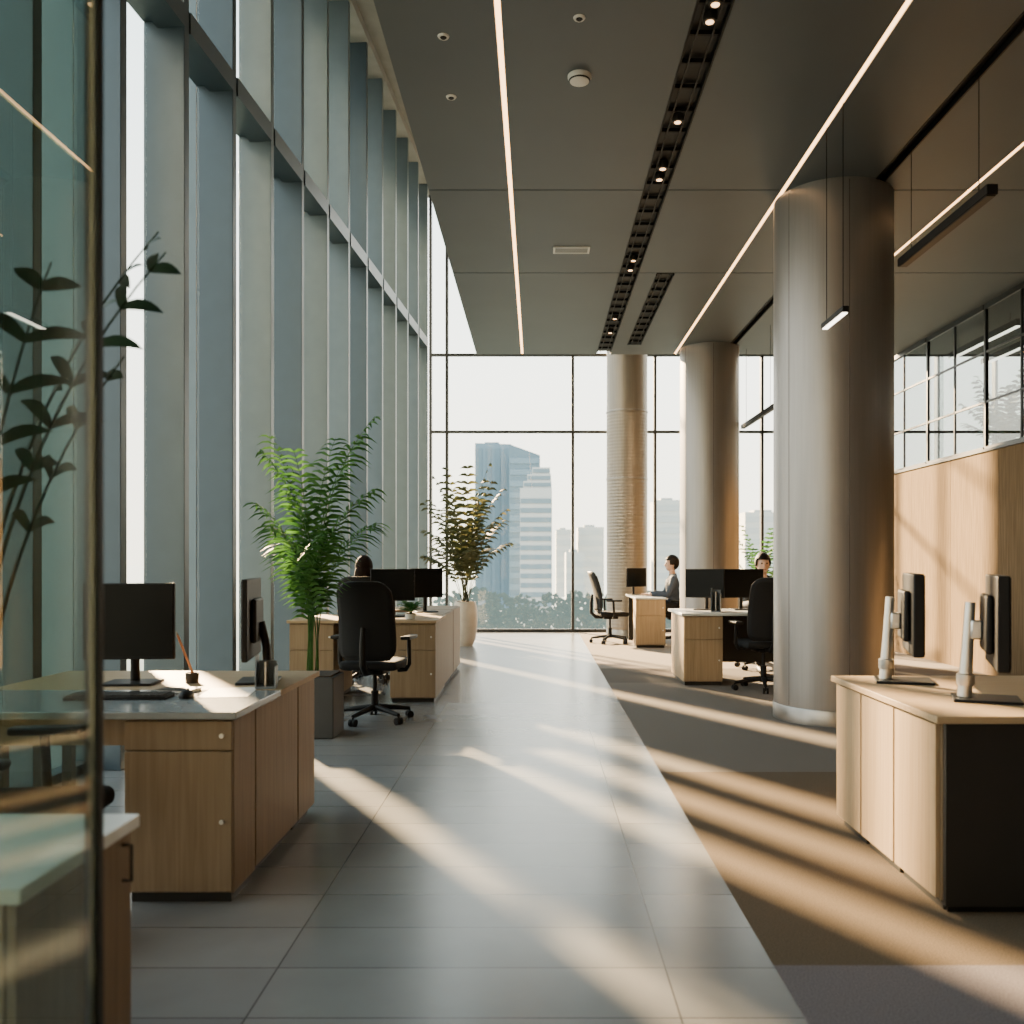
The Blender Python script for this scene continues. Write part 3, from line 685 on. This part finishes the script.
tower('pale distant block beside the right mullion', 430, 578, 604, 527, M['haze'], M['hazeband'], 5)
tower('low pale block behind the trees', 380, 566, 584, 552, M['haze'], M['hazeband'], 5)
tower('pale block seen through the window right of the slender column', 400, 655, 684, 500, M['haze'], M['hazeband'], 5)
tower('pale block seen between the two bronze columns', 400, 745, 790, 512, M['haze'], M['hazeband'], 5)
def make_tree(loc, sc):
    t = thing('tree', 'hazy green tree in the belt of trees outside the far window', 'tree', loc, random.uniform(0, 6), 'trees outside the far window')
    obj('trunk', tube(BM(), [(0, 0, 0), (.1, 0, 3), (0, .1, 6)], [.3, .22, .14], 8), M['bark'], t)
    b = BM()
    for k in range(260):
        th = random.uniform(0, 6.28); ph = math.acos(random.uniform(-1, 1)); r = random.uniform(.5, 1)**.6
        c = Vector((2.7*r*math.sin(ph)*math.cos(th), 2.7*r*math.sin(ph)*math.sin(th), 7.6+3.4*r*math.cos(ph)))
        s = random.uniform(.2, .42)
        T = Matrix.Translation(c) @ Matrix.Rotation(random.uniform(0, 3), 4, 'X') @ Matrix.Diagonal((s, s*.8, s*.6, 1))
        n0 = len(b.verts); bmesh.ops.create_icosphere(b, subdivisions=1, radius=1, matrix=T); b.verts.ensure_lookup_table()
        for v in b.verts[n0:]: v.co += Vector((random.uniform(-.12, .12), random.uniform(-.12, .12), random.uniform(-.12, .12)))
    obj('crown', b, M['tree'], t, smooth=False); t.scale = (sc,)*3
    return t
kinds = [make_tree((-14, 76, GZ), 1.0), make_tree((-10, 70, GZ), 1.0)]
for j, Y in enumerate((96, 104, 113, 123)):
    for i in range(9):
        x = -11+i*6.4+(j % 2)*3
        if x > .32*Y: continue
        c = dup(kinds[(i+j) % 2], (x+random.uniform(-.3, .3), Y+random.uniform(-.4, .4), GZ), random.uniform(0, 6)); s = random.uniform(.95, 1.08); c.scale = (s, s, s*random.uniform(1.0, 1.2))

# ---------------------------------------------------------------- light, sky, camera
d = Vector((.5, -.85, -.40)).normalized()
L = bpy.data.lights.new('sun', 'SUN'); L.energy = SUN; L.color = (1, .67, .36); L.angle = R(2.0)
so = bpy.data.objects.new('sun', L); COL.objects.link(so); so.rotation_euler = d.to_track_quat('-Z', 'Y').to_euler(); so.location = (-20, 30, 25)
W = bpy.data.worlds.new('sky'); S.world = W; W.use_nodes = True; n = W.node_tree.nodes; l = W.node_tree.links
tc = n.new('ShaderNodeTexCoord'); sx = n.new('ShaderNodeSeparateXYZ'); rp = n.new('ShaderNodeValToRGB')
e = rp.color_ramp.elements; e[0].position = 0; e[0].color = (1, .89, .71, 1); e[1].position = .7; e[1].color = (.60, .79, .88, 1)
x = e.new(.2); x.color = (.97, .94, .85, 1)
l.new(tc.outputs['Generated'], sx.inputs[0]); l.new(sx.outputs['Z'], rp.inputs[0]); l.new(rp.outputs[0], n['Background'].inputs['Color'])
n['Background'].inputs['Strength'].default_value = SKY
cam = bpy.data.cameras.new('camera'); co = bpy.data.objects.new('camera', cam); COL.objects.link(co)
co.location = (0, 0, 1.33); co.rotation_euler = (PI/2, 0, 0); cam.sensor_width = 36; cam.lens = 36*900/1024
cam.shift_x = -25/1024; cam.shift_y = 50/1024; cam.clip_end = 5000; cam.clip_start = .05
cam.dof.use_dof = True; cam.dof.focus_distance = 8; cam.dof.aperture_fstop = 2.8
S.camera = co
